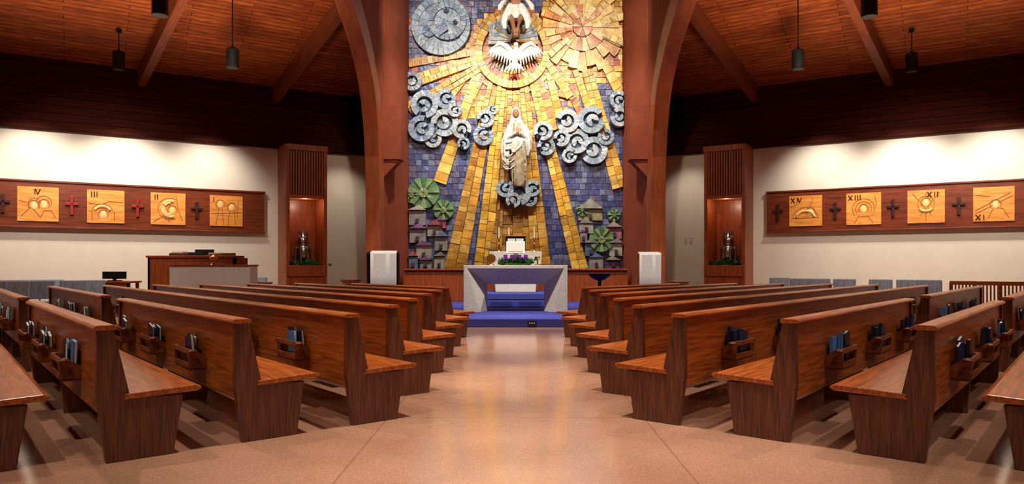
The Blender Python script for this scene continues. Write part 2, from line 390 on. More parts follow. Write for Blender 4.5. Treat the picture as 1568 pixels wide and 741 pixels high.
ray(787,120,28,787,413,70,BR+OC[3:],.05,9,4)
ray(758,124,15,699,413,34,OC,.10,9,2)
ray(771,128,13,741,413,28,YG,.13,9,2)
ray(804,128,13,831,413,30,OC,.12,9,2)
ray(818,124,13,890,413,25,YG,.11,9,2)
ray(733,112,12,676,280,21,YG,.10,9,1)
ray(722,110,10,640,215,12,OC,.08)
ray(842,112,11,874,240,14,YG,.09)
ray(852,100,10,905,200,12,RD+OC,.07)
ray(735,92,14,628,128,21,YG,.10,9,2)
ray(738,104,13,628,168,20,OC,.12,9,2)
ray(732,80,10,628,98,13,OC,.08)
ray(742,116,9,700,200,12,RD+OC[:1],.07)
ray(828,120,10,850,200,14,RD+OC[:2],.07)
ray(900,108,16,950,288,23,YG,.12,9,2)
ray(872,108,9,862,150,14,OC,.1)
ray(882,108,9,905,170,13,YG,.09)
ray(925,96,12,960,160,18,YG,.12)
ray(838,95,11,875,150,13,OC,.1)
ray(770,290,0.1,752,413,14,BR,.16)
def fan(cx,cy,r0,r1,n,cols,h,a0=0,a1=2*math.pi,alt=0,jr=0,va=.16,gap=.45):
    for i in range(n):
        A=a0+(a1-a0)*i/n; B=a0+(a1-a0)*(i+1)/n; R=r1+(random.uniform(-jr,jr) if jr else 0)
        P=lambda r,a:(cx+r*math.cos(a),cy+r*math.sin(a))
        m=(A+B)/2
        if r0>1: q=[P(r0,A),P(R,A),P(R*1.005,m),P(R,B),P(r0,B)]
        else: q=[(cx,cy),P(R,A),P(R*1.005,m),P(R,B)]
        tile(q,h+(alt if i%2 else 0),cols[i%len(cols)] if alt else random.choice(cols),va=va,gap=gap)
fan(787,80,56,66,40,OC+BR[:1],.08)
fan(787,80,46,57,40,YG,.2)
fan(787,80,34,46,26,RD+OC[:1],.08)
fan(787,80,20,35,22,OC+GY,.11)
fan(788,66,4,36,20,GY+BR[1:2],.24,math.pi*.95,math.pi*2.05,alt=.03)
fan(788,66,34,38,20,GY,.27,math.pi*.95,math.pi*2.05)
MN=[rgb(142,158,176),rgb(158,172,186),rgb(128,146,170)]
fan(678,42,34,45,30,MN,.2,va=.08); fan(678,42,0,35,16,MN,.14,va=.1)
fan(688,36,20,29,22,[rgb(112,128,150),rgb(128,144,166)],.26); fan(688,36,0,20,12,MN,.22)
fan(686,20,0,5,8,[rgb(64,76,108)],.3); fan(700,38,0,4,8,[rgb(64,76,108)],.3)
tile([(672,52),(684,32),(690,50),(676,60)],.32,rgb(84,96,140))
fan(660,50,0,10,10,[rgb(104,126,164)],.22)
fan(893,45,34,62,26,[rgb(224,184,104),rgb(212,162,72),rgb(196,136,54),rgb(230,196,126)],.12,alt=.05,jr=7)
fan(893,45,15,36,20,[rgb(214,172,90),rgb(230,198,136),rgb(198,112,54)],.18,alt=.03)
fan(893,45,0,15,10,[rgb(200,92,46),rgb(220,180,110)],.24,alt=.02)
for a in (200,228,170,140): 
    ca,sa=math.cos(math.radians(a)),math.sin(math.radians(a))
    ray(893+16*ca,45+16*sa,5,893+66*ca,45+66*sa,11,[rgb(224,136,26),rgb(230,190,108)],.24)
for a in (20,-15,-45,-75): 
    ca,sa=math.cos(math.radians(a)),math.sin(math.radians(a))
    ray(893+16*ca,45+16*sa,5,893+80*ca,45+80*sa,14,[rgb(220,188,112),rgb(208,164,80)],.2)
def lobe(x,y,r,h=None,a0=None):
    h=h or random.uniform(.22,.34)
    a0=random.uniform(0,6.28) if a0 is None else a0
    base=random.choice(CB+GY[:2])
    fan(x,y,0,r*.95,10,[rgb(92,108,134),rgb(104,118,142)],h*.45,va=.08)
    fan(x,y,r*.60,r*1.05,max(8,int(r*.8)),[base,random.choice(CB)],h,a0,a0+math.pi*1.75,va=.07,gap=.25)
    fan(x+r*.1*math.cos(a0),y+r*.1*math.sin(a0),r*.08,r*.48,7,[base,random.choice(CB)],h*.85,a0+1.5,a0+1.5+math.pi*1.5,va=.07,gap=.25)
for c in [(654,163,20),(686,154,15),(649,199,19),(684,190,20),(666,214,13),(700,172,10),
          (710,200,14),(713,222,9),(746,184,13),(743,209,15),(757,170,8),(635,127,14),
          (833,203,14),(838,226,13),
          (870,188,17),(906,186,20),(884,218,18),(910,232,20),(861,214,12),(928,212,12),(873,240,11),
          (947,156,13),(949,182,14),(762,48,11),(774,37,8)]:
    lobe(*c)
for c in [(776,290,13),(797,298,17),(817,290,12),(788,308,11),(813,306,11)]: lobe(c[0],c[1],c[2],random.uniform(.32,.42))
for (x,y,r) in [(652,296,24),(682,322,16),(922,367,19),(893,322,10),(941,330,10),(634,300,12)]:
    fan(x,y,r*.3,r,14,GR,.16,alt=.05); fan(x,y,0,r*.32,8,[rgb(150,160,108)],.24)
def house(x0,x1,y0,y1,roof,cw,cr):
    tile([(x0,y0),(x1,y0),(x1,y1),(x0,y1)],random.uniform(.12,.22),cw)
    tile([(x0-1,y0),((x0+x1)/2+random.uniform(-4,4),y0-roof),(x1+1,y0)],.24,cr)
    xm=(x0+x1)/2; tile([(xm-2.5,y1-10),(xm+2.5,y1-10),(xm+2.5,y1-3),(xm-2.5,y1-3)],.25,rgb(70,60,80))
g1,g2,pp,rr_,bb=rgb(140,134,130),rgb(162,154,142),rgb(124,84,122),rgb(164,80,88),rgb(98,112,142)
for a in [(629,655,322,345,8,g1,g2),(657,680,345,362,9,g2,rr_),(630,655,350,372,9,rgb(150,140,148),pp),(668,688,362,384,9,g1,bb),(640,664,376,396,8,g2,pp),(629,643,392,412,8,bb,rr_),(646,664,398,412,7,g1,pp),(667,684,392,412,7,g2,g1),(671,686,338,350,6,rr_,pp)]: house(*a)
for a in [(886,924,320,338,16,rgb(160,150,112),rgb(140,140,130)),(888,910,342,358,7,g2,g1),(930,953,348,366,9,rgb(170,104,122),g2),(897,915,372,392,8,bb,g1),(934,954,372,392,8,g2,g1),(903,925,394,412,6,g1,bb),(930,950,398,412,7,pp,g2),(889,900,356,372,5,g1,pp)]: house(*a)
mb.obj('ceramic_mural',mural_m,color=True)
# --- Mary statue
Y0=21.62; sc=.0197
def W(px,py,dy=0): return ((px-789.5)*sc,Y0+dy,CH+(HY-py)*sc)
root=empty('madonna_statue')
def sec(px,py,rx,ry,dy=0):
    p=W(px,py,dy); return (p[0],p[1],p[2],rx,ry)
mb=MB()
mb.loft([sec(795,286,.18,.14),sec(795,272,.22,.17),sec(794,255,.25,.19),sec(794,238,.25,.20),sec(793,222,.25,.2),sec(793,208,.25,.2),sec(792,198,.25,.18),sec(791,190,.18,.14),sec(790,185,.08,.08)],seg=44,amp=.09,nf=13,tw=.08)
for k in range(7): mb.tube([W(784+k*3.2,225,-.17),W(784+k*3.6,255,-.18),W(785+k*3.4,284,-.13)],[.016,.026,.02],6)
mb.obj('robe',statue_g,parent=root,remesh=.013,rsm=1)
mb=MB()
mb.loft([sec(791,200,.3,.18,.03),sec(791,192,.26,.17,.04),sec(790,184,.19,.17,.05),sec(790,176,.165,.16,.05),sec(790,169,.14,.14,.05),sec(790,165,.08,.09,.05),sec(790,163,.02,.03,.05)],amp=.04,nf=7)
mb.loft([sec(777,262,.04,.05,-.1),sec(775,248,.10,.09,-.1),sec(775,232,.14,.11,-.1),sec(777,217,.15,.13,-.1),sec(780,204,.13,.12,-.06),sec(783,192,.10,.1)],seg=36,amp=.2,nf=6,tw=.45)
mb.loft([sec(807,240,.05,.05,-.06),sec(808,230,.11,.09,-.09),sec(807,217,.14,.12,-.1),sec(805,204,.13,.12,-.05),sec(800,192,.10,.1)],seg=36,amp=.18,nf=6,tw=.45)
mb.loft([sec(786,236,.04,.04,-.22),sec(790,226,.2,.07,-.17),sec(792,216,.26,.09,-.15),sec(792,209,.2,.08,-.15)],amp=.12,nf=7,tw=.3)
mb.tube([W(781,200,-.04),W(780,214,-.18),W(789,206,-.28)],[.085,.09,.06],10)
mb.tube([W(802,200,-.04),W(804,214,-.18),W(796,206,-.28)],[.085,.09,.06],10)
for k in range(5):
    y=219+k*10; mb.tube([W(771-k*.3,y-4,-.14),W(775,y+2,-.23),W(782,y+1,-.24),W(788,y-4,-.2)],.02,6)
mb.obj('mantle_and_veil',statue_w,parent=root,remesh=.013,rsm=1)
mb=MB()
mb.ell(W(790,175,-.10),(.10,.11,.135),20)
p=Vector(W(790,175,-.215)); mb.ell(p,(.015,.03,.035),10); mb.ell(p+Vector((0,.015,-.052)),(.03,.016,.01),10)
mb.ell(p+Vector((0,.035,-.095)),(.04,.035,.03),10)
for sx in (-1,1):
    mb.ell(p+Vector((sx*.036,.022,.04)),(.019,.014,.011),10)
    mb.tube([p+Vector((sx*.012,.01,.06)),p+Vector((sx*.04,.014,.066)),p+Vector((sx*.06,.03,.058))],.008,6)
mb.tube([W(790,181,-.05),W(790,188,-.08)],.06,10)
for sx in (-1,1):
    q=Vector(W(792.5+sx*1.3,206,-.30)); mb.ell(q,(.024,.04,.055),12)
    for k in range(4): mb.tube([q+Vector((0,-.03+k*.018,.03)),q+Vector((-sx*.004,-.035+k*.019,.085+.012*(1.5-abs(k-1.5)))),q+Vector((-sx*.012,-.035+k*.018,.115+.016*(1.5-abs(k-1.5))))],[.011,.010,.008],7)
    mb.tube([q+Vector((0,.035,0)),q+Vector((0,.055,.035)),q+Vector((0,.05,.06))],[.013,.011,.009],7)
mb.obj('face_and_hands',statue_s,parent=root,remesh=.006)
# --- dove
Y0=21.6
mb=MB()
mb.tube([W(790,73,-.22),W(790,77,-.2),W(790,84,-.14),W(789,92,-.12),W(788,100,-.08)],[.06,.065,.14,.14,.06],14)
mb.ell(W(790,73,-.24),(.075,.085,.075),14)
mb.tube([W(790,72,-.29),W(790,70.5,-.38)],[.026,.004],8)
for sx in (-1,1):
    mb.tube([W(789+sx*4,84,-.12),W(789+sx*14,74,-.16),W(789+sx*24,70,-.18),W(789+sx*36,78,-.14)],[.08,.09,.07,.02],10)
    for k in range(9):
        t=k/8; a=W(789+sx*(6+26*t),78-6*math.sin(t*2.6),-.14); bq=W(789+sx*(9+34*t),104-18*t,-.10+.03*t)
        mid=[(a[i]+bq[i])/2 for i in range(3)]
        mb.tube([a,mid,bq],[.034,.042,.012],7)
for k in range(6):
    mb.tube([W(788,96,-.1),W(788+(k-2.5)*4.2,106,-.1),W(788+(k-2.5)*5.8,113-abs(k-2.5),-.08)],[.034,.042,.012],7)
mb.obj('dove_relief',dove_m,remesh=.011,rsm=1)
# --- crucifix
Y0=21.5
root=empty('crucifix')
mb=MB(); 
for (a,b_2,c,d_) in (((W(784,0)[0]),(W(796,0)[0]),W(0,58)[2],W(0,-62)[2]),((W(735,0)[0]),(W(845,0)[0]),W(0,-30)[2],W(0,-42)[2])): mb.box(a,b_2,21.62,21.74,c,d_)
mb.box(W(788,0)[0],W(792,0)[0],21.7,22.0,W(0,20)[2],W(0,16)[2])
mb.obj('cross_beams',walnut,parent=root,bevel=.01)
mb=MB()
mb.loft([sec(790,20,.17,.12),sec(790,12,.18,.13),sec(790,4,.15,.12),sec(790,-4,.21,.15),sec(790,-11,.25,.16),sec(790,-17,.22,.13),sec(790,-20,.08,.08),sec(790,-23,.06,.06)],amp=.0)
for k in range(3):
    for sx in (-1,1): mb.tube([W(790,-10+k*4,-.14),W(790+sx*6,-8+k*4,-.12),W(790+sx*9,-5+k*4,-.03)],.014,6)
mb.ell(W(789,-29,-.1),(.09,.1,.13),18); p=Vector(W(789,-28,-.2)); mb.ell(p,(.014,.025,.03),8); mb.ell(p+Vector((0,.05,-.1)),(.05,.05,.05),10)
for sx in (-1,1):
    mb.tube([W(790+sx*9,-12),W(790+sx*19,-9,-.02),W(790+sx*30,-17),W(790+sx*42,-30),W(790+sx*46,-36,-.02)],[.09,.08,.06,.042,.036],10)
    hp=Vector(W(790+sx*47,-37,-.03)); mb.ell(hp,(.055,.02,.04),10)
    for k in range(4): mb.tube([hp+Vector((sx*.04,0,.03-.02*k)),hp+Vector((sx*.09,-.02,.035-.022*k)),hp+Vector((sx*.10,-.05,.03-.022*k))],[.012,.011,.009],6)
    mb.tube([hp+Vector((0,0,.03)),hp+Vector((sx*.03,-.02,.07))],[.013,.009],6)
    mb.tube([W(790+sx*4.5,20),W(790+sx*6,36,-.2),W(790+sx*2.5,50,-.06),W(790+sx*2,54,-.08)],[.11,.08,.06,.04],12)
    mb.ell(W(790+sx*2,57,-.1),(.04,.06,.08),10)
mb.obj('corpus_figure',statue_s,parent=root,remesh=.012)
mb=MB()
mb.loft([sec(790,34,.18,.16,-.06),sec(790,26,.22,.19,-.04),sec(790,18,.21,.17),sec(790,12,.19,.15)],amp=.07,nf=9,tw=.5)
for sx in (-1,1):
    mb.loft([sec(790+sx*17,48,.05,.04,-.05),sec(790+sx*18,38,.10,.06,-.05),sec(790+sx*15,28,.12,.07,-.06),sec(790+sx*11,18,.10,.08,-.08),sec(790+sx*8,10,.06,.06,-.08)],amp=.18,nf=5,tw=.4)
    mb.loft([sec(790+sx*25,20,.05,.04,-.05),sec(790+sx*23,12,.09,.05,-.05),sec(790+sx*18,5,.08,.06,-.04),sec(790+sx*12,4,.05,.06,-.04)],amp=.18,nf=5,tw=.4)
mb.obj('loincloth_drapery',dove_m,parent=root,remesh=.012,rsm=1)
mb=MB(); mb.ell(W(789,-33,-.06),(.11,.11,.1),14)
for k in range(9): mb.tube([W(789+(k-4)*1.2,-34,-.06),W(789+(k-4)*1.9,-28,-.02),W(789+(k-4)*1.8,-22,-.02)],.02,6)
mb.obj('hair',arch_m,parent=root)
# ------------------------------------------------------------ sanctuary platform, steps, low wall
root=empty('sanctuary_platform')
mb=MB()
mb.prism([(-1.75,14.4),(1.75,14.4),(3.56,16.6),(3.56,21.9),(-3.56,21.9),(-3.56,16.6)],0,.17,'xy')
mb.prism([(-1.3,18.1),(1.3,18.1),(1.3,20.8),(-1.3,20.8)],.17,.34,'xy')
mb.prism([(-1.3,18.45),(1.3,18.45),(1.3,20.8),(-1.3,20.8)],.34,.51,'xy')
mb.obj('carpeted_levels',carpet,parent=root,bevel=.012)
mb=MB(); mb.box(-1.3,1.3,18.07,18.1,.17,.2); mb.box(-1.3,1.3,18.42,18.45,.34,.37)
mb.obj('step_nosing',black_m,parent=root)
mb=MB(); mb.box(.24,.42,14.38,14.4,.05,.12,0)
for k in range(3): mb.box(.27+k*.045,.295+k*.045,14.37,14.38,.07,.10,1)
mb.obj('floor_outlet_cover',[black_m,plate_m],parent=root)
mb=MB(); mb.box(-3.25,3.25,21.0,21.12,.17,1.09); mb.box(-3.3,3.3,20.93,21.2,1.09,1.14); 
for k in range(9): mb.box(-3.25+k*.81,-3.22+k*.81,20.98,21.0,.17,1.09)
mb.obj('sanctuary_partition',cab_m,bevel=.006)
# ------------------------------------------------------------ altar
mb=MB(); A0=16.3; H=1.075; HW=1.18; dep=1.0
fo=[(-HW,A0,.17),(-HW,A0,.17+H),(HW,A0,.17+H),(HW,A0,.17)]
fi=[(-.80,A0,.17),(-1.10,A0,.17+H-.075),(1.10,A0,.17+H-.075),(.80,A0,.17)]
mi_=[(-.66,A0+dep/2,.17),(-.66,A0+dep/2,.17+.63),(.66,A0+dep/2,.17+.63),(.66,A0+dep/2,.17)]
bi=[(x,A0+dep,z) for x,_,z in fi]; bo=[(x,A0+dep,z) for x,_,z in fo]
v=fo+fi+mi_+bi+bo; f=[]
for a,b2 in ((0,4),(4,8),(8,12),(12,16),(16,0)):
    for i in range(3): f.append((a+i,a+i+1,b2+i+1,b2+i))
f.append((0,4,8,12,16)); f.append((3,7,11,15,19))
mb.add(v,f)
mb.obj('stone_altar',stone,bevel=.008)
AT=.17+H
root=empty('advent_wreath')
mb=MB()
def wf():
    a=random.uniform(0,6.28); r=.3+random.gauss(0,.05); return (.0+r*math.cos(a),A0+.35+.7*r*math.sin(a),AT+.02+abs(random.gauss(.03,.03)))
mb.lathe([(.22,0.0),(.33,0.0),(.33,.04),(.22,.04)],(0,A0+.37,AT),24)
mb.leaves((0,0,0),(1,1,1),800,.10,fn=wf); mb.obj('evergreen_ring',leaf_m,parent=root)
mb=MB()
for a in (20,110,200,290):
    mb.lathe([(.045,0),(.045,.24),(.01,.245)],(.25*math.cos(math.radians(a)),A0+.35+.19*math.sin(math.radians(a)),AT),12)
mb.obj('purple_candles',purple,parent=root,smooth=True)
mb=MB(); c=((823-CX)*(A0+.4)/F,A0+.4,AT)
mb.lathe([(.07,0),(.06,.015),(.02,.03),(.015,.09),(.03,.10),(.06,.15),(.065,.2),(.06,.2)],c,16); mb.obj('chalice',gold,smooth=True)
mb=MB(); c=((752-CX)*(A0+.4)/F,A0+.4,AT); mb.lathe([(.08,0),(.07,.015),(.02,.03),(.018,.06)],c,16)
R=Matrix.Translation((c[0],c[1],AT+.15))@Matrix.Rotation(math.pi/2,4,'X')
mb.lathe([(.075,-.02),(.105,-.02),(.105,.02),(.075,.02)],(0,0,0),20,xf=R)
for k in range(12):
    a=k*math.pi/6; mb.tube([(c[0]+.1*math.cos(a),c[1],AT+.15+.1*math.sin(a)),(c[0]+.135*math.cos(a),c[1],AT+.15+.135*math.sin(a))],[.012,.003],6)
mb.obj('monstrance',gold)
mb=MB(); by=A0+.8
mb.box(-.05,.05,by-.05,by+.05,AT,AT+.3); mb.box(-.12,.12,by-.09,by+.09,AT,AT+.02)
R=Matrix.Translation((0,by-.03,AT+.42))@Matrix.Rotation(math.radians(-18),4,'X')
mb.box(-.22,.22,-.02,.02,-.15,.15,0,xf=R); mb.box(-.18,.18,-.045,-.02,-.11,.12,1,xf=R); mb.box(-.22,.22,-.06,-.02,-.16,-.14,0,xf=R)
mb.obj('missal_stand',[white_cloth,paper],bevel=.005)
root=empty('tabernacle_altar'); yb=19.6
mb=MB(); 
mb.prism([(-.55,.51),(.55,.51),(.6,1.2),(.70,1.28),(.72,1.62),(-.72,1.62),(-.70,1.28),(-.6,1.2)],yb,yb+.6,'xz')
mb.obj('stone_base',stone,parent=root,bevel=.01)
mb=MB(); mb.box(-.27,.27,yb+.12,yb+.5,1.62,2.02,0); mb.box(-.22,.22,yb+.09,yb+.12,1.67,1.97,1); mb.box(-.3,.3,yb+.08,yb+.54,2.02,2.06,2); mb.box(-.012,.012,yb+.07,yb+.09,1.67,1.97,2)
mb.obj('tabernacle_box',[black_m,white_cloth,gold],parent=root,bevel=.005)
for px in (764,779,818):
    c=(PX(px,yb+.3),yb+.3 if px!=779 else yb+.56,1.62)
    mb=MB(); mb.lathe([(.07,0),(.06,.02),(.02,.05),(.018,.2),(.035,.22),(.018,.25),(.018,.34),(.05,.37),(.05,.38),(.01,.385)],c,14)
    mb.lathe([(.022,.38),(.022,.66),(.005,.67)],c,10,mat=1); mb.obj('candlestick',[gold,wax],parent=root,smooth=True)
def lectern(px0,px1,py,d,ang):
    x=(PX(px0,d)+PX(px1,d))/2; w=abs(PX(px1,d)-PX(px0,d)); zt=PZ(py,d)-.17
    M=Matrix.Translation((x,d,.17))@Matrix.Rotation(ang,4,'Z')
    root=empty('draped_lectern',M)
    mb=MB(); h=w/2
    for sx in (-1,1):
        for yy in (.0,.42): mb.box(sx*h-.02,sx*h+.02,yy,yy+.04,0,zt-.04)
        mb.box(sx*h-.02,sx*h+.02,0,.46,0,.05)
    mb.prism([(-.02,zt-.08),(.48,zt-.02),(.48,zt+.02),(-.02,zt-.03)],-h-.02,h+.02,'yz')
    mb.box(-h,h,.2,.26,.3,zt-.05)
    mb.obj('stand_frame',black_m if px0<700 else cab_m,parent=root,bevel=.005)
    mb=MB(); v=[];f=[]; n=40; ww=h*.86 if px0<700 else h
    prof=[(.5,zt+.0),(.5,zt+.03),(-.03,zt-.015),(-.06,zt-.05),(-.05,zt*.6),(-.045,.18)]
    for j,(yy,zz) in enumerate(prof):
        for i in range(n+1):
            u=-1+2*i/n; am=.008*max(0,j-2)/3
            v.append((u*ww*1.0+.02*(px0<700),yy+am*math.sin(u*5),zz))
    for j in range(len(prof)-1):
        for i in range(n): f.append((j*(n+1)+i,j*(n+1)+i+1,(j+1)*(n+1)+i+1,(j+1)*(n+1)+i))
    mb.add(v,f); o=mb.obj('linen_drape',white_cloth,parent=root,smooth=True)
    o.modifiers.new('sol','SOLIDIFY').thickness=.008
lectern(563,609,385,17.0,.12)
lectern(979,1012,387,17.2,-.1)
def pedestal(px,py,d,r,mat,base=0,name='pedestal_bowl'):
    x=PX(px,d); z=PZ(py,d); mb=MB()
    mb.lathe([(r*.8,0),(r*.75,.03),(.05,.08),(.035,(z-base)*.5),(.04,z-base-.16),(r*.5,z-base-.13),(r*.85,z-base-.06),(r,z-base),(r*.93,z-base),(r*.7,z-base-.06),(.02,z-base-.1)],(x,d,base),24)
    mb.obj(name,mat,smooth=True)
pedestal(918,419,16.4,.27,black_m,.17,'incense_brazier')
pedestal(537,428,16.5,.24,wood_bowl)
pedestal(1040,431,16.5,.24,wood_bowl)
pedestal(402,432,17.2,.24,wood_bowl)
# ------------------------------------------------------------ stations
strokes={'I':[((0,0),(0,1))],'V':[((-.4,1),(0,0)),((0,0),(.4,1))],'X':[((-.4,0),(.4,1)),((-.4,1),(.4,0))]}
def arcp(cx,cy,r,a0,a1,sx=1.0,n=12): return [(cx+r*sx*math.cos(math.radians(a0+(a1-a0)*t/n)),cy+r*math.sin(math.radians(a0+(a1-a0)*t/n))) for t in range(n+1)]
DES=[
 ([arcp(.3,.1,.42,-30,200),arcp(-.2,0,.34,0,180),[(-.9,-.8),(-.4,-.2),(-.2,-.4),(.1,-.8)],[(.1,-.9),(.3,-.4),(.7,-.4),(.9,-.8)],[(-1,.2),(-.6,.1)]],[],[(.3,-.02),(-.22,-.1)]),
 ([[(-1,.2),(-.3,.1),(.2,.35),(1,.3)],arcp(-.2,-.35,.5,0,180,1.2),[(-.8,-.9),(-.8,-.4)],[(.5,-.9),(.5,-.3)],[(-1,-.3),(-.8,-.35)]],[arcp(-.2,-.35,.36,20,160,1.3)],[(-.15,-.55)]),
 ([arcp(.1,0,.75,60,300),[(-.9,-.9),(-.3,-.5),(.1,-.9)],[(.5,.9),(.6,0),(.9,-.8)]],[arcp(.15,0,.55,70,290),arcp(.15,0,.42,90,270)],[(.25,-.1)]),
 ([[(-.7,-1),(-.5,.2),(-.3,.3),(-.2,-1)],[(.1,-1),(.2,.0),(.5,.1),(.6,-1)],[(-1,-.2),(1,-.1)],[(.8,.9),(.7,-.5)]],[],[(-.4,.45),(.35,.25)]),
 ([arcp(0,-.5,.75,0,180,1.1),[(-1,.3),(-.5,.5)],[(-.9,-.5),(.9,-.5)],[(.3,.2),(.5,.9)]],[arcp(0,-.5,.5,10,170,1.2)],[(.35,-.1)]),
 ([arcp(0,0,.7,-40,220),arcp(0,0,.5,-40,220),[(-.6,-1),(-.3,-.5),(.3,-.5),(.6,-1)],[(.7,.9),(.8,.2)]],[],[(0,-.02)]),
 ([[(0,-1),(0,.9)],[(-.8,.9),(-.1,.0),(-.3,-.6)],[(.8,.9),(.1,.0),(.3,-.6)],arcp(0,.2,.5,0,360,1)],[arcp(0,.0,.3,200,340,1.3)],[(0,.25)]),
 ([[(-1,-.4),(.9,.7)],[(-1,-.6),(1,.5)],[(-.3,-.9),(0,-.2),(.5,-.3),(.8,-.9)],[(-1,.6),(-.2,.5)]],[],[(.1,-.05)]),
]
def station_board(side,squares,crosses,a0,a1,names):
    mw=wallmat(side); root=empty('stations_of_the_cross_board',mw)
    k=-side
    lo,hi=sorted((k*a0,k*a1))
    mb=MB(); mb.box(lo,hi,-.12,-.001,2.2,3.28); mb.box(lo-.03,hi+.03,-.15,-.001,3.28,3.33); mb.box(lo-.03,hi+.03,-.15,-.001,2.15,2.2)
    mb.obj('backing_board',walnut,parent=root,bevel=.008)
    S=lambda px: k*s_of(px if side<0 else 2*CX-px)
    for idx,((p0,p1),nm) in enumerate(zip(squares,names)):
        x0,x1=sorted((S(p0),S(p1))); w=x1-x0; zc_=2.74; hh=.42; xm=(x0+x1)/2
        mb=MB(); mb.box(x0,x1,-.145,-.12,zc_-hh,zc_+hh,0)
        thin,pale,heads=DES[idx+(4 if side>0 else 0)]
        T=lambda u,v:(xm+u*w*.46,-.147,zc_+v*hh*.92)
        for pl in thin: mb.tube([T(*q) for q in pl],.007,6,mat=1)
        for pl in pale: mb.tube([T(*q) for q in pl],.035,6,mat=4)
        for (u,v_) in heads:
            mb.ell(T(u,v_),(.07,.012,.1),14,mat=2); mb.tube([T(*q) for q in arcp(u,v_,.33,-40,220,.9)],.008,6,mat=1)
        tx=x0+.1
        if nm=='IV': tx=x0+w*.42
        if nm=='XII': tx=x1-.34
        tz=zc_+.24 if nm!='XI' else zc_-.38
        for ch in nm:
            for (u0,v0),(u1,v1) in strokes[ch]:
                mb.tube([(tx+u0*.12,-.155,tz+v0*.13),(tx+u1*.12,-.155,tz+v1*.13)],.011,6,mat=3)
            tx+=.06 if ch=='I' else .12
        mb.obj('station_plaque_%d'%(idx+1),[gold_wood,engr,inlay,darkred,inlay],parent=root)
    mb=MB()
    for idx,px in enumerate(crosses):
        x=S(px); m=0 if (side<0 and idx in(1,2)) else 1
        mb.box(x-.035,x+.035,-.17,-.12,2.5,2.96,m); mb.box(x-.14,x+.14,-.17,-.12,2.74,2.81,m)
    mb.obj('wall_crosses',[red_m,darkred],parent=root,bevel=.006)
station_board(-1,[(27,90),(133,190),(230,283),(320,370)],[5,110,210,300],-1.6,s_of(403),['IV','III','II','I'])
station_board(1,[(1210,1260),(1297,1350),(1390,1447),(1490,1553)],[1193,1280,1368,1468],-1.6,s_of(403),['XIV','XIII','XII','XI'])
def ambry(side):
    mw=wallmat(side); k=-side; root=empty('ambry_cabinet',mw)
    def B(mb,a,b,*r,**kw): 
        lo,hi=sorted((k*a,k*b)); mb.box(lo,hi,*r,**kw)
    s0,s1,D=6.51,7.66,.95; e=-.01
    mb=MB()
    B(mb,s0,s0+.1,-D,e,0,4.6); B(mb,s1-.1,s1,-D,e,0,4.6)
    B(mb,s0+.1,s1-.1,-.06,e,0,4.6)
    B(mb,s0+.1,s1-.1,-D+.02,-.06,0,.93); B(mb,s0,s1,-D-.02,-D+.1,.93,1.24)
    B(mb,s0+.1,s1-.1,-D+.1,-.06,1.15,1.2)
    B(mb,s0+.1,s1-.1,-D+.02,-.06,3.12,3.22); B(mb,s0-.02,s1+.02,-D-.03,-.2,4.46,4.62)
    mb.obj('cabinet_carcass',cab_m,parent=root,bevel=.008)
    mb=MB()
    n=13
    for i in range(n):
        c=s0+.1+(s1-s0-.2)*(i+.5)/n; B(mb,c-.022,c+.022,-D+.01,-D+.06,3.22,4.46)
    B(mb,s0+.1,s1-.1,-D+.22,-D+.2,3.22,4.46)
    mb.obj('slatted_grille',cab_m,parent=root)
    c=(k*(s0+s1)/2,-D+.42,1.2)
    mb=MB()
    mb.lathe([(.2,.0),(.2,.05),(.12,.09),(.07,.16),(.16,.22),(.2,.3),(.2,.5),(.17,.56),(.12,.6),(.15,.64),(.15,.8),(.09,.88),(.05,.92),(.02,1.0)],c,20)
    for a in range(6):
        an=a*math.pi/3
        x,y=c[0]+.2*math.cos(an),c[1]+.2*math.sin(an); mb.lathe([(.03,.1),(.035,.3),(.025,.5),(.035,.52),(.01,.62)],(x,y,c[2]),8,mat=1)
        x,y=c[0]+.12*math.cos(an),c[1]+.12*math.sin(an); mb.lathe([(.02,.6),(.02,.88),(.028,.9),(.006,1.05)],(x,y,c[2]),8,mat=1)
    mb.obj('oil_vessel_tower',[silver,chrome],parent=root,smooth=True)
    mb=MB(); mb.leaves((c[0],c[1]-.2,1.22),(.2,.09,.05),420,.12); mb.obj('evergreen_garland',leaf_m,parent=root)
    ld=bpy.data.lights.new('ambry_lamp','POINT'); ld.energy=10; ld.color=(1,.75,.5); ld.shadow_soft_size=.05
    lo=bpy.data.objects.new('ambry_lamp',ld); bpy.context.scene.collection.objects.link(lo); lo.location=mw@Vector((c[0],-D+.15,3.0))
ambry(-1); ambry(1)
mw=wallmat(1); mb=MB()
for px in (1050,1058):
    s=-s_of(2*CX-px); mb.box(s-.05,s+.05,-.012,0,1.9,2.08); mb.box(s-.012,s+.012,-.025,-.01,1.96,2.02)
mb.obj('light_switch_plate',plate_m,mw)
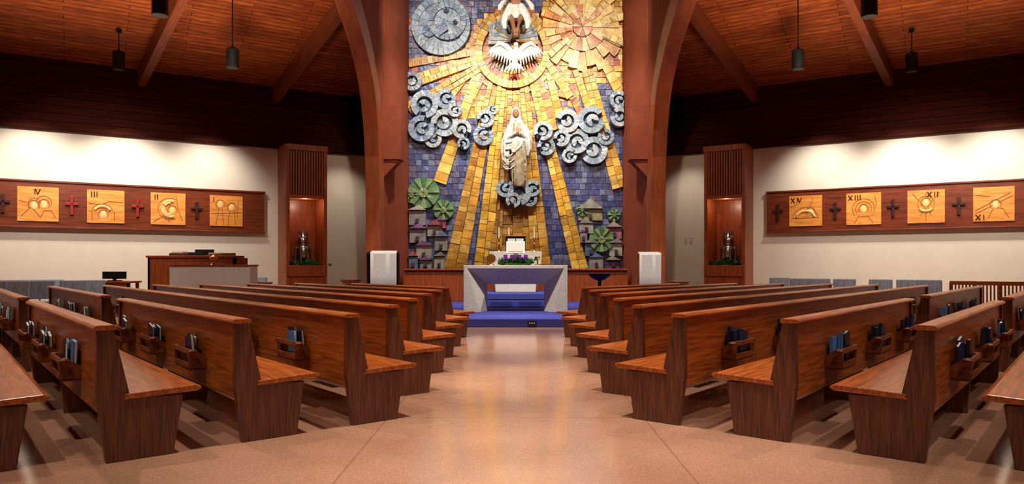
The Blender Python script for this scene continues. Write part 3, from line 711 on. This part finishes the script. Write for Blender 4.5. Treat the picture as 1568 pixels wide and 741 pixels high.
# organ console
d=16.9; x0,x1=PX(226,d),PX(360,d)
root=empty('organ_console',Matrix.Translation(((x0+x1)/2,d,0)))
w=(x1-x0)/2; mb=MB()
mb.box(-w,w,0,.1,.08,1.42); mb.box(-w,-w+.06,0,.8,0,1.42); mb.box(w-.06,w,0,.8,0,1.42); mb.box(-w-.03,w+.03,-.03,.5,1.42,1.47)
mb.box(-w,w,.45,.85,.70,.78); mb.box(-w+.06,w-.06,.1,.5,.9,1.0); mb.box(-w+.3,-w+.34,-.012,0,.15,1.38); mb.box(w-.34,w-.3,-.012,0,.15,1.38); mb.box(-w-.02,w+.02,-.02,.82,0,.08)
for k in range(3): mb.box(-w+.12+k*(2*w-.24)/3,-w+.04+(k+1)*(2*w-.24)/3,-.02,0,.2,1.3)
mb.obj('console_case',cab_m,parent=root,bevel=.008)
mb=MB()
mb.box(-w+.08,w-.08,.5,.72,.78,.82,0)
mb.obj('keyboard_manual',paper,parent=root)
mb=MB(); 
bk=[(-.55,.35,.06,0),(-.5,.28,.035,2),(-.12,.42,.05,1),(-.1,.36,.03,1),(.35,.3,.04,3),(.38,.26,.03,2),(.72,.2,.05,0),(.7,.22,.02,2)]
zz={}
for (bx,bw,bh,m) in bk:
    kx=round(bx,0) if abs(bx)>.6 else round(bx*2)/2; z=zz.get(kx,1.47); mb.box(bx,bx+bw,.05,.32,z,z+bh,m); zz[kx]=z+bh
mb.box(-.05,.4,.3,.34,1.47,1.62,1)
mb.obj('music_books',[oak_rack,book_bk,paper,wood_bowl],parent=root,bevel=.003)
d=15.9; x0,x1=PX(261,d),PX(382,d); mb=MB()
mb.box(x0,x1,d,d+.5,0,1.22,0); mb.box(x0-.02,x1+.02,d-.02,d+.52,1.22,1.255,1)
for k in range(4): xx=x0+(x1-x0)*k/3; mb.box(xx-.015,xx+.015,d-.01,d,0,1.22,0)
mb.obj('choir_screen_cabinet',[white_cloth,cab_m],bevel=.005)
c=(PX(320,d),d+.25,1.255); mb=MB(); mb.lathe([(.08,0),(.06,.02),(.02,.04),(.02,.1),(.09,.12),(.1,.17),(.04,.2),(.02,.24)],c,16); mb.obj('brass_lamp',gold,smooth=True)
d=16.3; mb=MB(); x0,x1=PX(95,d),PX(200,d)
mb.box(x0,x1,d,d+.5,.84,.88); 
for xx in (x0+.05,x1-.11):
    for yy in (d+.03,d+.41): mb.box(xx,xx+.06,yy,yy+.06,0,.84)
mb.box(x0+.05,x1-.05,d+.03,d+.06,.6,.84)
mb.obj('side_table',cab_m,bevel=.006)
mb=MB(); xa=PX(167,d); mb.box(xa-.27,xa+.27,d+.2,d+.24,.93,1.1); mb.box(xa-.03,xa+.03,d+.2,d+.26,.88,.98); mb.box(xa-.12,xa+.12,d+.12,d+.34,.88,.9); mb.obj('monitor_screen',black_m,bevel=.005)
def chair(x,y,ang,wood=False):
    M=Matrix.Translation((x,y,0))@Matrix.Rotation(ang,4,'Z'); root=empty('stacking_chair' if not wood else 'wooden_slat_chair',M)
    mb=MB()
    for sx in (-.22,.22):
        mb.tube([(sx,-.20,0.0),(sx,-.20,.42),(sx,-.24,.62),(sx,-.27,.88)],.013 if not wood else .02,8)
        mb.tube([(sx,.2,0.0),(sx,.2,.42),(sx,-.2,.42)],.013 if not wood else .02,8)
    mb.tube([(-.22,.2,.2),(.22,.2,.2)],.01,8); mb.tube([(-.22,-.2,.2),(.22,-.2,.2)],.01,8)
    mb.obj('frame',chrome if not wood else oak,parent=root,smooth=True)
    mb=MB()
    mb.box(-.24,.24,-.18,.24,.42,.48)
    if not wood:
        mb.prism([(-.20,.56),(-.235,.93),(-.29,.93),(-.255,.56)],-.24,.24,'yz')
        mb.obj('cushions',seat_m,parent=root,bevel=.02,nseg=3)
    else:
        for k in range(7): mb.prism([(-.21,.48),(-.25,.86),(-.27,.86),(-.23,.48)],-.2+k*.062,-.17+k*.062,'yz')
        mb.prism([(-.24,.84),(-.25,.92),(-.28,.92),(-.27,.84)],-.23,.23,'yz')
        mb.obj('slats_and_seat',oak,parent=root,bevel=.004)
for px,d in ((6,15.0),(42,15.25),(77,15.5),(-30,14.75),(22,14.0),(-16,13.75),(60,14.3),(112,14.75),(142,15.1)):
    chair(PX(px,d),d,math.radians(-148.5+random.uniform(-4,4)))
chair(PX(392,18.8),18.8,math.radians(180+10))
for px,d in ((1192,18.0),(1222,16.9),(1252,16.7),(1292,16.3),(1345,15.9),(1390,15.5),(1424,15.2)):
    chair(PX(px,d),d,math.radians(148.5+random.uniform(-6,6)))
for px,d in ((1474,14.6),(1512,14.3),(1552,14.0)): chair(PX(px,d),d,math.radians(148),True)
# ------------------------------------------------------------ pews
TH=math.atan2(1100,900)
cT,sT=math.cos(TH),math.sin(TH)
def pew(n,t0,t1,side):
    Ln=t1-t0; x=sT*n-cT*t0; y=cT*n+sT*t0
    if side>0: x=-x
    M=Matrix.Translation((x,y,0))@Matrix.Rotation(TH*side,4,'Z')
    k=side
    def S(a,b): return sorted((k*a,k*b))
    root=empty('church_pew',M)
    endp=[(.05,0),(.45,0),(.51,.39),(.19,.41),(.095,.85),(0,.85),(0,.40)]
    mb=MB()
    a,b=S(0,.06); mb.prism(endp,a,b,'yz'); a,b=S(Ln-.06,Ln); mb.prism(endp,a,b,'yz')
    mb.obj('end_panels',oak_end,parent=root,bevel=.008)
    mb=MB(); nm=max(1,round(Ln/2.0)-1)
    mp_=[(.07,0),(.38,0),(.42,.385),(.15,.40),(.04,.40)]
    for i in range(1,nm+1):
        c=Ln*i/(nm+1); a,b=S(c-.025,c+.025); mb.prism(mp_,a,b,'yz')
    mb.obj('mid_supports',oak_end,parent=root,bevel=.005)
    mb=MB()
    a,b=S(-.012,Ln+.012); mb.prism([(.15,.395),(.60,.405),(.625,.42),(.62,.437),(.59,.447),(.16,.43)],a,b,'yz')
    a,b=S(.06,Ln-.06); mb.prism([(.025,.30),(.025,.845),(.08,.845),(.165,.43),(.13,.30)],a,b,'yz')
    a,b=S(-.015,Ln+.015); mb.prism([(-.018,.845),(-.022,.862),(-.005,.878),(.095,.878),(.112,.864),(.108,.845)],a,b,'yz')
    mb.obj('seat_and_back',oak,parent=root,bevel=.006)
    mb=MB(); c=.95; rk=random.Random(int(n*100)+side)
    while c<Ln-.4:
        a,b=S(c-.2,c+.2)
        mb.box(a,b,-.10,.025,.44,.455,0)
        mb.box(a-.03,b+.03,-.115,-.10,.57,.605,0); mb.box(a,b,-.11,-.10,.455,.50,0)
        for e in (a,b-.015): mb.prism([(.025,.44),(-.10,.44),(-.115,.54),(-.115,.60),(-.08,.605),(.025,.54)],e,e+.015,'yz')
        for e in (a-.03,b+.03): mb.ell((e,-.085,.59),(.022,.035,.016),8)
        q=a+.02; nb=rk.choice((3,3,4,4))
        for i in range(nb):
            m=rk.choice((1,1,2,1,3,2)); th=rk.uniform(.02,.03); hgt=rk.uniform(.20,.25); wd=.15
            px_=q+i*(b-a-.2)/max(1,nb-1)*.95; lean=rk.uniform(-.2,.25)
            R=Matrix.Translation((px_+.09,-.03-.022*(i%3)+.012,.457+.02))@Matrix.Rotation(lean,4,'Y')@Matrix.Rotation(rk.uniform(-.06,.06),4,'X')
            mb.box(-wd/2,wd/2,-th/2,-th/2+.004,0,hgt,m,xf=R); mb.box(-wd/2,wd/2,th/2-.004,th/2,0,hgt,m,xf=R)
            mb.box(-wd/2,-wd/2+.004,-th/2,th/2,0,hgt,m,xf=R)
            mb.box(-wd/2+.004,wd/2-.006,-th/2+.004,th/2-.004,.004,hgt-.005,4,xf=R)
        c+=1.25
    mb.obj('hymnal_rack',[oak_rack,book_bl,book_bk,book_cy,paper],parent=root)
for side in (-1,1):
    for k in range(-2,8):
        n=.82+.85*k; t0=5.15
        if k<0: t0=5.35
        if k>=3: 
            dd=(n+sT*1.2)/cT; t0=cT*1.2+sT*dd
        if k<2:
            pew(n,t0,9.15,side); pew(n,10.15,15.2,side)
        else:
            pew(n,t0,15.2 if k<5 else (14.9,14.5,13.6)[k-5],side)
# ------------------------------------------------------------ lights
def spot(name,loc,tgt,en,ang,col=(1,.9,.78),soft=.12,blend=.6):
    ld=bpy.data.lights.new(name,'SPOT'); ld.energy=en; ld.spot_size=math.radians(ang); ld.spot_blend=blend; ld.color=col; ld.shadow_soft_size=soft
    o=bpy.data.objects.new(name,ld); bpy.context.scene.collection.objects.link(o); o.location=loc
    o.rotation_euler=(Vector(tgt)-Vector(loc)).to_track_quat('-Z','Y').to_euler(); return o
def pendant(x,y,z,pw=260,ang=110):
    mb=MB(); mb.lathe([(.12,0),(.135,0),(.135,.42),(.12,.44),(.03,.46),(.03,.5)],(x,y,z),20); top=zc(x,y)
    mb.tube([(x,y,z+.45),(x,y,top)],.014,8); mb.lathe([(.06,-.07),(.06,.03)],(x,y,top),12)
    mb.lathe([(.115,.012),(.115,.02)],(x,y,z),18,mat=1)
    mb.obj('pendant_cylinder_light',[black_m,emit])
    spot('pendant_lamp',(x,y,z-.02),(x,y,0),pw,ang,soft=.1)
for px,py,d in ((182,107,17.2),(356,104,16.4),(245,24,12.5),(1222,106,16.4),(1396,110,17.2),(1331,26,12.5)):
    pendant(PX(px,d),d,PZ(py,d))
for x,y,p,a in ((-5.5,8,850,100),(5.5,8,850,100),(-8.5,4.5,600,100),(8.5,4.5,600,100),(-3.4,2.6,700,90),(3.4,2.6,700,90),(0,6.2,1900,46),(-5.8,0,500,100),(5.8,0,500,100),(0,9.8,2300,46),(0,13.2,1900,44),(.4,4.4,700,30)):
    pendant(x,y,7.4 if abs(x)>1 else 8.2,p,a)  # extra pendants out of view, added to light pews and aisle floor
for side in (-1,1):
    mw=wallmat(side)
    for s,en in ((-1.4,210),(.6,220),(2.6,220),(4.6,210)):
        loc=mw@Vector((-side*s,-1.5,4.95)); tg=mw@Vector((-side*s,0,3.0)); spot('wall_wash_lamp',loc,tg,en,96,(1,.93,.82),.08,1.0)
    loc=mw@Vector((-side*8.4,-1.2,4.7)); tg=mw@Vector((-side*8.3,0,2.4)); spot('wall_wash_lamp',loc,tg,60,84,(1,.88,.74),.1,1.0)
    spot('station_fill_spot',mw@Vector((-side*1.0,-5.0,5.8)),mw@Vector((-side*2.4,0,1.6)),620,80,(1,.92,.8),.1,.9)  # added fill without a fixture, evens out the station wall
    spot('arch_fill_spot',(side*2.0,12.5,7.2),(side*3.7,19.5,3.8),420,40,(1,.85,.66),.12)  # added fill from the nave, brightens arch sides and niche
for x,y,z,tx,tz,en in ((-2.4,17.0,9.2,-1.6,7.2,760),(2.4,17.0,9.2,1.6,7.2,760),(-1.2,17.0,9.4,-1.2,3.2,1500),(1.2,17.0,9.4,1.2,3.2,1500)):
    spot('mural_spotlight',(x,y,z),(tx,22,tz),en,75,(1,.93,.8),.1)
for x in (-1.5,1.5): spot('altar_fill_spot',(x,13.0,8.0),(x*1.1,16.8,.9),1500,50,(1,.93,.82),.12)  # added fill pair, lifts the altar and white lecterns
for side in (-1,1):
    for x,y in ((9,13.5),(6.2,15.2)):
        spot('ceiling_fill_spot',(side*x,y,5.0),(side*(x+.3),y+.5,8),300,130,(1,.84,.62),.3)  # added upward fill with no fixture, brightens the planks
w=bpy.data.worlds.new('world'); bpy.context.scene.world=w; w.use_nodes=True
w.node_tree.nodes['Background'].inputs['Color'].default_value=(1,.85,.7,1); w.node_tree.nodes['Background'].inputs['Strength'].default_value=.1
cam=bpy.data.cameras.new('camera'); co=bpy.data.objects.new('camera',cam); bpy.context.scene.collection.objects.link(co)
co.location=(0,0,CH); co.rotation_euler=(math.radians(90),0,0); cam.sensor_width=36; cam.lens=F/1568*36
cam.shift_x=-5.5/1568; cam.shift_y=34.5/1568; cam.clip_end=200
bpy.context.scene.camera=co
vs=bpy.context.scene.view_settings; vs.view_transform='Standard'; vs.look='None'; vs.exposure=0.45
